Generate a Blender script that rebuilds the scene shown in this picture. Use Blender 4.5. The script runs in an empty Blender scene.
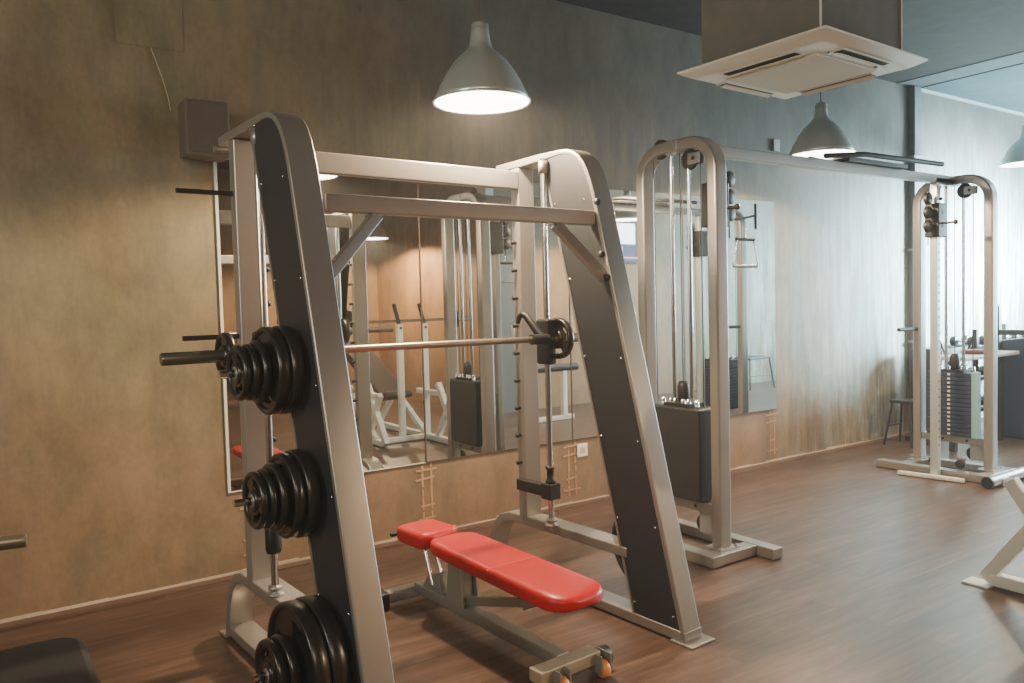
import bpy, bmesh, math, random
from mathutils import Vector, Matrix
random.seed(7)
C = bpy.context.scene.collection
PI = math.pi
D = 4.286            # long wall plane (y)
CEIL = 3.406

# ------------------------------------------------------------------ helpers
class MB:
    """collects simple solids into one mesh"""
    def __init__(s): s.v = []; s.f = []; s.sm = []
    def add(s, vs, fs, smooth=False):
        n = len(s.v); s.v += [tuple(v) for v in vs]
        for f in fs: s.f.append([n + i for i in f]); s.sm.append(smooth)
    def box(s, x0, x1, y0, y1, z0, z1):
        vs = [(x, y, z) for x in (x0, x1) for y in (y0, y1) for z in (z0, z1)]
        s.add(vs, [(0,1,3,2),(4,6,7,5),(0,4,5,1),(2,3,7,6),(0,2,6,4),(1,5,7,3)]); return s
    def bar(s, p, q, w, h, up=(0,0,1)):
        p, q = Vector(p), Vector(q); d = (q - p).normalized(); u = Vector(up)
        if abs(d.dot(u)) > .98: u = Vector((0,1,0))
        a = d.cross(u).normalized(); b = a.cross(d).normalized(); vs = []
        for e in (p, q):
            for i, j in ((-1,-1),(1,-1),(1,1),(-1,1)): vs.append(e + a*(w/2*i) + b*(h/2*j))
        s.add(vs, [(3,2,1,0),(4,5,6,7),(0,1,5,4),(1,2,6,5),(2,3,7,6),(3,0,4,7)]); return s
    def tube(s, pts, r, n=12, caps=True):
        pts = [Vector(p) for p in pts]; m = len(pts); rs = r if isinstance(r, (list, tuple)) else [r]*m
        prev = None; vs = []
        for i, p in enumerate(pts):
            t = (pts[min(i+1, m-1)] - pts[max(i-1, 0)]).normalized()
            if prev is None:
                a = t.orthogonal().normalized()
            else:
                a = (prev - t*prev.dot(t)).normalized()
            prev = a; b = t.cross(a)
            for k in range(n): vs.append(p + (a*math.cos(2*PI*k/n) + b*math.sin(2*PI*k/n))*rs[i])
        fs = [(i*n+k, i*n+(k+1)%n, (i+1)*n+(k+1)%n, (i+1)*n+k) for i in range(m-1) for k in range(n)]
        s.add(vs, fs, True)
        if caps:
            s.add(vs[:n], [tuple(range(n-1, -1, -1))]); s.add(vs[-n:], [tuple(range(n))])
        return s
    def lathe(s, prof, c, axis, n=40, closed=False):
        """prof: list of (r, h) along axis"""
        ax = Vector(axis).normalized(); a = ax.orthogonal().normalized(); b = ax.cross(a); c = Vector(c)
        vs = [c + ax*h + (a*math.cos(2*PI*k/n) + b*math.sin(2*PI*k/n))*r for r, h in prof for k in range(n)]
        m = len(prof); rng = range(m if closed else m-1)
        fs = [(i*n+k, i*n+(k+1)%n, ((i+1)%m)*n+(k+1)%n, ((i+1)%m)*n+k) for i in rng for k in range(n)]
        s.add(vs, fs, True); return s
    def prism(s, poly, axis, a0, a1):
        """poly of 2-tuples; axis 'x': (y,z); 'y': (x,z); 'z': (x,y)"""
        mk = {'x': lambda p, a: (a, p[0], p[1]), 'y': lambda p, a: (p[0], a, p[1]), 'z': lambda p, a: (p[0], p[1], a)}[axis]
        n = len(poly); vs = [mk(p, a0) for p in poly] + [mk(p, a1) for p in poly]
        s.add(vs, [tuple(range(n)), tuple(range(2*n-1, n-1, -1))] + [(i, n+i, n+(i+1)%n, (i+1)%n) for i in range(n)]); return s
    def ribbon(s, path, t, axis, a0, a1):
        """flat tube following a 2D path, thickness t, extruded a0..a1 along axis"""
        m = len(path); L, R = [], []
        for i, p in enumerate(path):
            p0 = Vector(path[max(i-1,0)]); p1 = Vector(path[min(i+1,m-1)]); d = (p1-p0).normalized(); nn = Vector((-d.y, d.x))
            tt = t[i] if isinstance(t, (list, tuple)) else t
            L.append(Vector(p) + nn*tt/2); R.append(Vector(p) - nn*tt/2)
        for i in range(m-1):
            pass
        mk = {'x': lambda p, a: (a, p[0], p[1]), 'y': lambda p, a: (p[0], a, p[1])}[axis]
        vs = []
        for i in range(m): vs += [mk(L[i], a0), mk(L[i], a1), mk(R[i], a1), mk(R[i], a0)]
        fs = [(4*i+j, 4*i+(j+1)%4, 4*i+4+(j+1)%4, 4*i+4+j) for i in range(m-1) for j in range(4)]
        fs += [(3,2,1,0), tuple(4*(m-1)+j for j in range(4))]
        s.add(vs, fs); return s
    def build(s, name, mat, parent=None, bevel=0, seg=2, subsurf=0, frame=None):
        me = bpy.data.meshes.new(name)
        if parent is not None and 'G' in META.get(parent.name, {}): o0 = META[parent.name]['G']; fr = None
        else: o0 = frame[1] if frame else Vector((0,0,0)); fr = frame
        me.from_pydata([Vector(v) - o0 for v in s.v], [], s.f)
        me.polygons.foreach_set('use_smooth', s.sm)
        bm = bmesh.new(); bm.from_mesh(me); bmesh.ops.recalc_face_normals(bm, faces=bm.faces[:]); bm.to_mesh(me); bm.free()
        me.materials.append(mat)
        o = bpy.data.objects.new(name, me); C.objects.link(o)
        if bevel:
            b = o.modifiers.new('b', 'BEVEL'); b.width = bevel; b.segments = seg; b.limit_method = 'ANGLE'; b.angle_limit = math.radians(40)
            me.polygons.foreach_set('use_smooth', [True]*len(me.polygons))
            w = o.modifiers.new('w', 'WEIGHTED_NORMAL'); w.keep_sharp = True
        if subsurf:
            q = o.modifiers.new('s', 'SUBSURF'); q.levels = q.render_levels = subsurf
            me.polygons.foreach_set('use_smooth', [True]*len(me.polygons))
        if parent is not None:
            o.parent = parent
            META[o.name] = {'G': o0}
        elif fr:
            o.location = fr[0] @ o0; o.rotation_euler = fr[0].to_euler(); META[o.name] = {'G': o0}
        else: META[o.name] = {'G': o0}
        return o
META = {}
def rotf(deg): return Matrix.Rotation(math.radians(deg), 3, 'Z')
def tag(o, label=None, cat=None, group=None, kind=None):
    if label: o['label'] = label
    if cat: o['category'] = cat
    if group: o['group'] = group
    if kind: o['kind'] = kind
    return o
def thing(name, label, cat, org, R=None, group=None):
    """Empty at the thing's base; its parts are written in the (rotated) world frame"""
    R = R or Matrix.Identity(3); org = Vector(org)
    o = bpy.data.objects.new(name, None); C.objects.link(o); o.empty_display_size = .1
    o.location = R @ org; o.rotation_euler = R.to_euler(); META[o.name] = {'G': org}
    return tag(o, label, cat, group)
def struct(name, mb, mat, **k):
    return tag(mb.build(name, mat, **k), kind='structure')
def fr(org, deg=0): return (rotf(deg), Vector(org))

# ------------------------------------------------------------------ materials
def newmat(name):
    m = bpy.data.materials.new(name); m.use_nodes = True; nt = m.node_tree; b = nt.nodes['Principled BSDF']; return m, nt, b
def simple(name, col, rough=.5, metal=0, bump=0, bscale=200, var=.0, coat=0, spec=None):
    m, nt, b = newmat(name); b.inputs['Base Color'].default_value = (*col, 1); b.inputs['Roughness'].default_value = rough; b.inputs['Metallic'].default_value = metal
    if coat: b.inputs['Coat Weight'].default_value = coat; b.inputs['Coat Roughness'].default_value = .12
    if spec is not None: b.inputs['Specular IOR Level'].default_value = spec
    if bump or var:
        tc = nt.nodes.new('ShaderNodeTexCoord'); n = nt.nodes.new('ShaderNodeTexNoise'); n.inputs['Scale'].default_value = bscale; n.inputs['Detail'].default_value = 4
        nt.links.new(tc.outputs['Object'], n.inputs['Vector'])
        if bump:
            bp = nt.nodes.new('ShaderNodeBump'); bp.inputs['Strength'].default_value = bump; bp.inputs['Distance'].default_value = .002
            nt.links.new(n.outputs['Fac'], bp.inputs['Height']); nt.links.new(bp.outputs['Normal'], b.inputs['Normal'])
        if var:
            n2 = nt.nodes.new('ShaderNodeTexNoise'); n2.inputs['Scale'].default_value = 9; n2.inputs['Detail'].default_value = 5; nt.links.new(tc.outputs['Object'], n2.inputs['Vector'])
            r = nt.nodes.new('ShaderNodeValToRGB'); r.color_ramp.elements[0].position = .3; r.color_ramp.elements[1].position = .7
            r.color_ramp.elements[0].color = (*[c*(1-var) for c in col], 1); r.color_ramp.elements[1].color = (*[min(1, c*(1+var)) for c in col], 1)
            nt.links.new(n2.outputs['Fac'], r.inputs['Fac']); nt.links.new(r.outputs['Color'], b.inputs['Base Color'])
    return m
def emis(name, col, s):
    m, nt, b = newmat(name); b.inputs['Base Color'].default_value = (*col, 1); b.inputs['Emission Color'].default_value = (*col, 1); b.inputs['Emission Strength'].default_value = s; return m

SILVER = simple('silver_paint', (.35,.325,.305), .34, .62, bump=.05, bscale=400)
SILVER2 = simple('grey_metal', (.30,.30,.29), .38, .5)
CHROME = simple('chrome', (.75,.75,.76), .14, 1)
STEEL = simple('worn_steel', (.42,.36,.31), .32, .9, bump=.1, bscale=120)
PANEL = simple('charcoal_panel', (.020,.022,.027), .5, .0, bump=.05, bscale=300)
RUBBER = simple('black_rubber', (.016,.014,.015), .30, 0, coat=.15)
BLACK = simple('black_plastic', (.010,.010,.012), .5)
DARKP = simple('black_paint', (.02,.021,.025), .35)
RED = simple('red_vinyl', (.46,.005,.008), .38, 0, bump=.12, bscale=350, coat=.1)
ORANGE = simple('orange_wheel', (.75,.25,.06), .45)
WHITEP = simple('white_paint', (.72,.70,.64), .4)
WHITEPL = simple('white_plastic', (.78,.76,.70), .35)
BROWNV = simple('brown_vinyl', (.06,.03,.02), .6)
ALU = simple('brushed_aluminium', (.72,.79,.78), .30, .6)
LAMPIN = emis('lamp_inside', (1,.96,.88), 9)
SCREEN = emis('screen_white', (.85,.95,1), 5)
SCRB = emis('screen_blue', (.03,.04,.16), .6)
SCRP = emis('screen_pink', (.9,.25,.45), 1.5)
BLUEB = simple('blue_black', (.02,.035,.07), .5)
TEAL = simple('teal_paint', (.22,.42,.44), .5)
GRILLE = simple('ac_grille', (.66,.60,.47), .6)
DARKSLOT = simple('dark_slot', (.05,.045,.035), .7)
GLUE = simple('dried_adhesive', (.40,.23,.14), .8, bump=.5, bscale=60)
CHALK = simple('caulk_line', (.50,.40,.30), .9, bump=.6, bscale=80)
SPK = simple('speaker_brown', (.12,.090,.070), .8)
SPKG = simple('speaker_cloth', (.095,.07,.055), .9, bump=.4, bscale=500)

def wall_mat(name, base, warm, dark, pale, pale_x=6.5, far=(.22,.225,.20), low=(.26,.155,.092)):
    m, nt, b = newmat(name); N = nt.nodes.new; L = nt.links.new
    geo = N('ShaderNodeNewGeometry')
    def noise(scale, sx, sz, det=6, rough=.6):
        mp = N('ShaderNodeMapping'); mp.inputs['Scale'].default_value = (sx, sx, sz); L(geo.outputs['Position'], mp.inputs['Vector'])
        n = N('ShaderNodeTexNoise'); n.inputs['Scale'].default_value = scale; n.inputs['Detail'].default_value = det; n.inputs['Roughness'].default_value = rough; L(mp.outputs['Vector'], n.inputs['Vector']); return n
    def ramp(src, a, c):
        r = N('ShaderNodeMapRange'); r.inputs[1].default_value = a; r.inputs[2].default_value = c; L(src, r.inputs[0]); return r.outputs[0]
    def mix(f, a, c):
        x = N('ShaderNodeMix'); x.data_type = 'RGBA'
        if isinstance(f, float): x.inputs[0].default_value = f
        else: L(f, x.inputs[0])
        for s, val in ((6, a), (7, c)):
            if isinstance(val, tuple): x.inputs[s].default_value = (*val, 1)
            else: L(val, x.inputs[s])
        return x.outputs[2]
    n5 = noise(2.2, 1.0, .6, 12, .78); n6 = noise(5, 1.1, .14, 6, .75)
    n1 = noise(1.1, 1, .8); n2 = noise(3.0, 2.2, .35, 8, .7); n3 = noise(9, 1.5, .13, 8, .72); n4 = noise(40, 1, 1, 3)
    c = mix(ramp(n1.outputs['Fac'], .38, .68), base, warm)
    f = N('ShaderNodeMath'); f.operation = 'MULTIPLY'; L(ramp(n2.outputs['Fac'], .48, .75), f.inputs[0]); f.inputs[1].default_value = .65
    c = mix(f.outputs[0], c, dark)
    # far end: pale drip streaks, and the daylight's bluish tint put into the colour
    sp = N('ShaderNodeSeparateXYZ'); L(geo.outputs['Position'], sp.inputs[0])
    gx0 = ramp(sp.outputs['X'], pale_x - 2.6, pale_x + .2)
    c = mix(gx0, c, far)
    lowz = ramp(sp.outputs['Z'], 1.1, .25)
    lf = N('ShaderNodeMath'); lf.operation = 'MULTIPLY'; L(lowz, lf.inputs[0]); L(ramp(n1.outputs['Fac'], .2, .6), lf.inputs[1])
    c = mix(lf.outputs[0], c, low)
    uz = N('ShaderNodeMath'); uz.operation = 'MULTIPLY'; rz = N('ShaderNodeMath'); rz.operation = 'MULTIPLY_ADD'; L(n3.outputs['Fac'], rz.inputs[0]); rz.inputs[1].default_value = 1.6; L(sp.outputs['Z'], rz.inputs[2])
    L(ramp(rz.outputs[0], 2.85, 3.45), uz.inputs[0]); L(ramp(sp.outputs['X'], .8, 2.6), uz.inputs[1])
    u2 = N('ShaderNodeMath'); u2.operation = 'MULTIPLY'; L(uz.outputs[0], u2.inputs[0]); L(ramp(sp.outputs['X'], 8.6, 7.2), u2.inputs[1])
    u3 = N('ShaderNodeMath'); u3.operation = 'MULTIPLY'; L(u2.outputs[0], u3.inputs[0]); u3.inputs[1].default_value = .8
    c = mix(u3.outputs[0], c, (.095,.085,.070))  # upper wall darkened in the colour, for the shade above the lamps
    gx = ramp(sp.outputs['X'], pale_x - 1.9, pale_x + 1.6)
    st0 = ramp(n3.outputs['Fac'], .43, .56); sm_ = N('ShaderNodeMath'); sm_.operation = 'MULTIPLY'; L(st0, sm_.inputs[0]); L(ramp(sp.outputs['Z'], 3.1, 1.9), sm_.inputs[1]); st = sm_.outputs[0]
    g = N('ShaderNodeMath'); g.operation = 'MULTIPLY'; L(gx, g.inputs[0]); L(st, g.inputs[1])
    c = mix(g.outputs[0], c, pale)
    f2 = N('ShaderNodeMath'); f2.operation = 'MULTIPLY'; L(ramp(n4.outputs['Fac'], .4, .7), f2.inputs[0]); f2.inputs[1].default_value = .18
    c = mix(f2.outputs[0], c, dark)
    f3 = N('ShaderNodeMath'); f3.operation = 'MULTIPLY'; L(ramp(n3.outputs['Fac'], .5, .8), f3.inputs[0]); f3.inputs[1].default_value = .3
    c = mix(f3.outputs[0], c, dark)
    hm = N('ShaderNodeMapRange'); hm.inputs[1].default_value = .38; hm.inputs[2].default_value = .62; hm.inputs[3].default_value = .74; hm.inputs[4].default_value = 1.15; L(n5.outputs['Fac'], hm.inputs[0])
    mm = N('ShaderNodeMix'); mm.data_type = 'RGBA'; mm.blend_type = 'MULTIPLY'; mm.inputs[0].default_value = 1; L(c, mm.inputs[6]); L(hm.outputs[0], mm.inputs[7]); c = mm.outputs[2]
    # dark run-down stains on the washed part
    ds = N('ShaderNodeMath'); ds.operation = 'MULTIPLY'; L(gx, ds.inputs[0]); L(ramp(n6.outputs['Fac'], .49, .58), ds.inputs[1])
    zz = N('ShaderNodeMath'); zz.operation = 'MULTIPLY'; L(ds.outputs[0], zz.inputs[0]); L(ramp(sp.outputs['Z'], 3.0, 1.0), zz.inputs[1])
    z3 = N('ShaderNodeMath'); z3.operation = 'MULTIPLY'; L(zz.outputs[0], z3.inputs[0]); z3.inputs[1].default_value = .9
    c = mix(z3.outputs[0], c, (.10,.11,.10))
    L(c, b.inputs['Base Color']); b.inputs['Roughness'].default_value = .62; b.inputs['Specular IOR Level'].default_value = .3
    bp = N('ShaderNodeBump'); bp.inputs['Strength'].default_value = .15; bp.inputs['Distance'].default_value = .01; L(n2.outputs['Fac'], bp.inputs['Height']); L(bp.outputs['Normal'], b.inputs['Normal'])
    return m
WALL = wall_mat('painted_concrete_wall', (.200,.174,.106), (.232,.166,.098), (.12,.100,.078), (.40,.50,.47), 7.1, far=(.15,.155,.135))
WALL2 = wall_mat('painted_concrete_back', (.33,.19,.085), (.38,.20,.09), (.20,.13,.08), (.42,.46,.42), 10.2)

def floor_mat():
    m, nt, b = newmat('laminate_planks'); N = nt.nodes.new; L = nt.links.new
    geo = N('ShaderNodeNewGeometry')
    br = N('ShaderNodeTexBrick'); br.inputs['Scale'].default_value = 1; br.inputs['Brick Width'].default_value = 1.2; br.inputs['Row Height'].default_value = .13
    br.inputs['Mortar Size'].default_value = .0012; br.inputs['Mortar Smooth'].default_value = .2; br.offset = .37
    br.inputs['Color1'].default_value = (0,0,0,1); br.inputs['Color2'].default_value = (1,1,1,1); br.inputs['Mortar'].default_value = (.5,.5,.5,1)
    L(geo.outputs['Position'], br.inputs['Vector'])
    mp = N('ShaderNodeMapping'); mp.inputs['Scale'].default_value = (1.2, 12, 1); L(geo.outputs['Position'], mp.inputs['Vector'])
    va = N('ShaderNodeVectorMath'); va.operation = 'ADD'; L(mp.outputs['Vector'], va.inputs[0])
    vs = N('ShaderNodeVectorMath'); vs.operation = 'SCALE'; vs.inputs['Scale'].default_value = 7; L(br.outputs['Color'], vs.inputs[0]); L(vs.outputs[0], va.inputs[1])
    n = N('ShaderNodeTexNoise'); n.inputs['Scale'].default_value = 1.8; n.inputs['Detail'].default_value = 8; n.inputs['Roughness'].default_value = .65; n.inputs['Distortion'].default_value = .6; L(va.outputs[0], n.inputs['Vector'])
    r = N('ShaderNodeValToRGB'); e = r.color_ramp.elements
    e[0].position = .30; e[0].color = (.055,.030,.022,1); e[1].position = .72; e[1].color = (.165,.102,.078,1)
    q = r.color_ramp.elements.new(.5); q.color = (.100,.057,.041,1); L(n.outputs['Fac'], r.inputs['Fac'])
    x = N('ShaderNodeMix'); x.data_type = 'RGBA'; x.blend_type = 'MULTIPLY'; x.inputs[0].default_value = 1; L(r.outputs['Color'], x.inputs[6])
    mr = N('ShaderNodeMapRange'); mr.inputs[3].default_value = .78; mr.inputs[4].default_value = 1.12; L(br.outputs['Color'], mr.inputs[0]); L(mr.outputs[0], x.inputs[7])
    y = N('ShaderNodeMix'); y.data_type = 'RGBA'; L(br.outputs['Fac'], y.inputs[0]); L(x.outputs[2], y.inputs[6]); y.inputs[7].default_value = (.07,.04,.028,1)
    L(y.outputs[2], b.inputs['Base Color']); b.inputs['Roughness'].default_value = .36; b.inputs['Specular IOR Level'].default_value = .45
    return m
FLOOR = floor_mat()
CEILM = simple('dark_ceiling_paint', (.045,.034,.028), .85, var=.2)
CEILB = simple('pale_ceiling_paint', (.11,.19,.21), .85, var=.1)
def mirror_mat():
    m, nt, b = newmat('mirror_glass'); b.inputs['Base Color'].default_value = (.80,.82,.80,1); b.inputs['Metallic'].default_value = 1; b.inputs['Roughness'].default_value = .015; return m
MIRROR = mirror_mat()

# ------------------------------------------------------------------ room
XL, XR, YB = -3.2, 12.6, -3.2
struct('floor', MB().box(XL-.1, XR+.1, YB-.1, D+.1, -.1, 0), FLOOR)
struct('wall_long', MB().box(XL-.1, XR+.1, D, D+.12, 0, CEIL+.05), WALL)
struct('wall_left', MB().box(XL-.12, XL, YB, D, 0, CEIL+.05), WALL2)
struct('wall_back', MB().box(XL-.1, 5.5, YB-.12, YB, 0, CEIL+.05), WALL2)
struct('wall_partition', MB().box(5.5, XR+.1, YB, .12, 0, CEIL+.05), WALL2)
struct('ceiling', MB().box(XL-.1, 7.50, YB-.1, D+.1, CEIL, CEIL+.1), CEILM)
struct('ceiling_far', MB().box(7.62, XR+.1, .12, D+.1, CEIL, CEIL+.1), CEILB)
struct('trim_1', MB().box(7.50, 7.86, .12, D, CEIL-.006, CEIL+.1), simple('ceiling_band', (.13,.17,.18), .8))
struct('trim_2', MB().box(7.855, 7.87, .12, D, CEIL-.012, CEIL), DARKSLOT)
struct('trim_3', MB().box(7.9, XR, D-.02, D-.002, CEIL-.03, CEIL), simple('pale_edge', (.45,.52,.52), .7))
# right end wall with a tall window
WY0, WY1, WZ0, WZ1 = 1.0, 3.7, .9, 2.7
struct('wall_right', MB().box(XR, XR+.12, .12, WY0, 0, CEIL).box(XR, XR+.12, WY1, D, 0, CEIL).box(XR, XR+.12, WY0, WY1, 0, WZ0).box(XR, XR+.12, WY0, WY1, WZ1, CEIL), WALL2)
wn = struct('window_1', MB().box(XR, XR+.05, WY0, WY0+.05, WZ0, WZ1).box(XR, XR+.05, WY1-.05, WY1, WZ0, WZ1).box(XR, XR+.05, WY0, WY1, WZ0, WZ0+.05).box(XR, XR+.05, WY0, WY1, WZ1-.05, WZ1).box(XR, XR+.05, 2.32, 2.38, WZ0, WZ1), SILVER2)
MB().box(XR+.055, XR+.06, WY0, WY1, WZ0, WZ1).build('window_pane', emis('daylight_glass', (.75,.92,1), 4), wn)
# floor border strip and caulk line along the long wall
struct('baseboard_long', MB().box(XL, XR, D-.075, D-.001, 0, .006), simple('skirting', (.12,.065,.045), .6, var=.15))
ck = MB()
x = XL
while x < 9.2:
    w = random.uniform(.12, .4); h = random.uniform(.008, .022); ck.box(x, x+w, D-.006-random.uniform(0,.004), D-.0005, .004, .004+h); x += w
struct('trim_4', ck, CHALK)
struct('trim_5', MB().box(.68, .99, D-.006, D, 2.70, CEIL-.02), WALL, bevel=.006)   # painted-over access panel
# dark service pipe
pp = MB().box(7.70, 7.83, D-.07, D-.002, 0, CEIL-.01)
pipe = tag(pp.build('conduit_trunking', simple('trunking_paint', (.10,.11,.12), .6, var=.2), bevel=.008, frame=fr((7.765, D-.04, 0))), 'dark vertical trunking running up the wall between the brown and pale wall', 'trunking')
for z in (.9, 1.8, 2.7):
    MB().box(7.68, 7.85, D-.078, D-.002, z, z+.025).build('clip', SILVER2, pipe)

# ------------------------------------------------------------------ mirrors
seams = [1.115, 2.28, 3.42, 4.53, 5.63]
mirlab = ['mirror panel at the left end of the mirror wall, behind the near frame plates', 'mirror panel behind the black weight plates and steel barbell, second from left',
          'mirror panel behind the right upright of the rack, third from left', 'mirror panel at the right end of the mirror wall, showing the bluish wall']
for i in range(4):
    x0, x1 = seams[i]+.003, seams[i+1]-.003
    mr = MB().box(x0, x1, D-.012, D-.006, .45, 2.18).build('wall_mirror', MIRROR, frame=fr(((x0+x1)/2, D-.006, .45)))
    tag(mr, mirlab[i], 'mirror', 'mirror panels on the long wall')
    e = MB().box(x0-.001, x0+.006, D-.0125, D-.004, .449, 2.181).box(x0, x1, D-.0125, D-.001, .443, .45).box(x0, x1, D-.0125, D-.001, 2.18, 2.184)
    if i == 0: e.box(x0-.009, x0, D-.014, D-.001, .443, 2.184)
    e.build('edge_and_shadow', simple('mirror_edge%d' % i, (.62,.60,.55) if i == 0 else (.09,.06,.05), .3), mr)  # pale glass edge on the first panel; the dark ones paint a thin shadow
# dried adhesive marks under the seams
for i, (xs, zt, lab) in enumerate(((1.20, .44, 'dried adhesive marks on wall beside the rear foot of the rack'), (2.29, .44, 'dried adhesive marks below the mirror left of the red bench head'),
                   (3.42, .44, 'dried adhesive marks below the mirror beside the white socket'), (5.58, .44, 'dried adhesive marks below the right end of the mirror'))):
    m = MB(); rr = random.Random(i+3)
    for dx in ((0,) if i == 0 else (-.03, .03)):
        z = .06
        while z < zt - .02:
            h = rr.uniform(.03, .09); m.box(xs+dx-.004-rr.uniform(0,.005), xs+dx+.003+rr.uniform(0,.006), D-.003, D-.0005, z, min(zt, z+h)); z += h + rr.uniform(0,.02)
    for z, w in ((.40,.13),(.345,.15),(.18,.07),(.10,.10)):
        w *= rr.uniform(.6, 1.0)*(.3 if i == 0 else .85); m.bar((xs-w, D-.003, z-.01*rr.random()), (xs+w*rr.uniform(.5,1), D-.003, z+.012*rr.random()), .004, .011, up=(0,0,1))
    tag(m.build('adhesive_mark', GLUE, frame=fr((xs, D, .0))), lab, 'wall marks', 'dried adhesive marks under the mirrors')
# wall socket
sk = thing('wall_socket', 'white square socket on the wall below the mirror', 'socket', (3.51, D, .32))
MB().box(3.465, 3.555, D-.012, D-.001, .32, .41).build('face_plate', WHITEPL, sk, bevel=.004)
MB().box(3.49, 3.53, D-.014, D-.011, .345, .385).build('socket_insert', simple('socket_grey', (.45,.42,.38), .5), sk)
wsk = MB().box(5.62, 5.70, D-.02, D-.001, 2.60, 2.70).build('wall_sensor', simple('sensor_grey', (.30,.32,.33), .5), bevel=.006, frame=fr((5.66, D, 2.60)))
tag(wsk, 'small square box high on the wall beside the second lamp', 'sensor')
# thin white wire
wr = MB().tube([(.835, D-.004, 2.70), (.86, D-.003, 2.63), (.885, D-.003, 2.55), (.905, D-.003, 2.47), (.915, D-.003, 2.40)], .0025, 6)
tag(wr.build('wire', simple('pale_wire', (.42,.34,.22), .8), frame=fr((.88, D, 2.4))), 'thin pale wire hanging down the wall left of the speaker', 'wire')
# speaker on the wall
sp = thing('wall_speaker', 'dark brown box speaker mounted high on the wall', 'speaker', (1.03, D-.1, 2.16))
MB().box(.935, 1.145, D-.21, D-.05, 2.155, 2.425).build('cabinet', SPK, sp, bevel=.012)
MB().box(.948, 1.132, D-.218, D-.209, 2.168, 2.412).build('speaker_grille', SPKG, sp, bevel=.006)
MB().box(1.0, 1.08, D-.051, D-.001, 2.25, 2.35).build('bracket', BLACK, sp)

# ------------------------------------------------------------------ pendant lamps
def make_lamp():
    t = thing('pendant_lamp', '', 'lamp', (0,0,0))
    R = .225
    prof = [(.039,.352),(.042,.31),(.049,.268),(.060,.240),(.090,.214),(.125,.180),(.160,.130),(.190,.075),(.212,.025),(.222,0.0)]
    m = MB().lathe(prof + [(r-.003, h) for r, h in prof[::-1]], (0,0,0), (0,0,1), 56, closed=True)
    m.build('shade', ALU, t)
    MB().lathe([(.224,-.003),(.227,.003),(.222,.008),(.219,.002)], (0,0,0), (0,0,1), 56, closed=True).build('rim', ALU, t)
    MB().lathe([(.001,.205),(.080,.20),(.118,.172),(.152,.124),(.182,.070),(.204,.022),(.216,.001)], (0,0,0), (0,0,1), 48).build('reflector', LAMPIN, t)  # glows by itself, standing in for bulb light on white enamel
    MB().lathe([(.001,.07),(.02,.072),(.036,.09),(.036,.12),(.022,.15),(.02,.2)], (0,0,0), (0,0,1), 24).build('bulb', emis('bulb_glow', (1,.93,.8), 20) if 'bulb_glow' not in bpy.data.materials else bpy.data.materials['bulb_glow'], t)
    MB().lathe([(.001,.362),(.030,.360),(.040,.353),(.040,.335)], (0,0,0), (0,0,1), 24).build('cap', ALU, t)
    MB().tube([(0,0,.355),(0,0,CEIL-2.32)], .004, 8).build('cord', simple('cord_brown', (.12,.09,.06), .6), t)
    MB().lathe([(.001,CEIL-2.31),(.05,CEIL-2.312),(.055,CEIL-2.34),(.02,CEIL-2.36),(.001,CEIL-2.36)], (0,0,0), (0,0,1), 24).build('ceiling_rose', ALU, t)
    return t
def dup(o, loc=None, rotz=None):
    r = o.copy(); C.objects.link(r)
    def rec(a, b):
        for ch in list(a.children):
            c = ch.copy(); C.objects.link(c); c.parent = b; rec(ch, c)
    rec(o, r)
    if loc is not None: r.location = loc
    if rotz is not None: r.rotation_euler = (0, 0, rotz)
    return r
LAMPS = [(2.02,3.13,2.32,'aluminium dome pendant lamp hanging above the barbell rack'), (5.04,3.43,2.38,'aluminium dome pendant lamp below the ceiling air conditioner, seen behind the crossover bar'),
         (8.35,3.50,2.58,'aluminium dome pendant lamp cut off by the right edge of the photo'), (4.76,-1.73,2.34,'aluminium dome pendant lamp seen only in the mirror, left of the mirrored posts'),
         (6.67,1.37,2.36,'aluminium dome pendant lamp seen in the mirror above the television')]
l0 = make_lamp()
for i, (x, y, z, lab) in enumerate(LAMPS):
    o = l0 if i == 0 else dup(l0)
    o.location = (x, y, z); o['label'] = lab; o['group'] = 'aluminium pendant lamps'
    ld = bpy.data.lights.new('lamp_light', 'SPOT'); ld.energy = (340, 230, 90, 420, 260)[i]; ld.color = (1,.74,.45); ld.spot_size = math.radians(164); ld.spot_blend = .22; ld.shadow_soft_size = .05
    lo = bpy.data.objects.new('lamp_light', ld); C.objects.link(lo); lo.location = (x, y, z+.012)

# ------------------------------------------------------------------ ceiling air conditioner
RA = rotf(2.4); AO = RA.transposed() @ Vector((3.705, 2.64, 2.562))
ac = thing('air_conditioner', 'white square ceiling cassette air conditioner with four slots', 'air conditioner', AO, RA)
ax0, ax1, ay0, ay1, az = AO.x-.472, AO.x+.472, AO.y-.437, AO.y+.437, 2.562
ACW = simple('ac_white', (.80,.78,.70), .4)
m = MB(); cr = .02
prof = [(0, az+.045), (.0, az+.035), (.05, az+.008), (.07, az)]
def ring(i): return [(ax0+i, ay0+i), (ax1-i, ay0+i), (ax1-i, ay1-i), (ax0+i, ay1-i)]
vs = []; fs = []
for k, (i, z) in enumerate(prof): vs += [(x, y, z) for x, y in ring(i)]
for k in range(len(prof)-1): fs += [(4*k+j, 4*k+(j+1)%4, 4*k+4+(j+1)%4, 4*k+4+j) for j in range(4)]
fs += [(0,1,2,3), tuple(4*(len(prof)-1)+j for j in range(4))]
m.add(vs, fs); m.build('panel', ACW, ac, bevel=.006)
cx, cy = (ax0+ax1)/2, (ay0+ay1)/2
m = MB().box(cx-.27, cx+.27, cy-.27, cy+.27, az-.010, az+.002); m.build('intake_grille', GRILLE, ac, bevel=.004)
m = MB()
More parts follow.
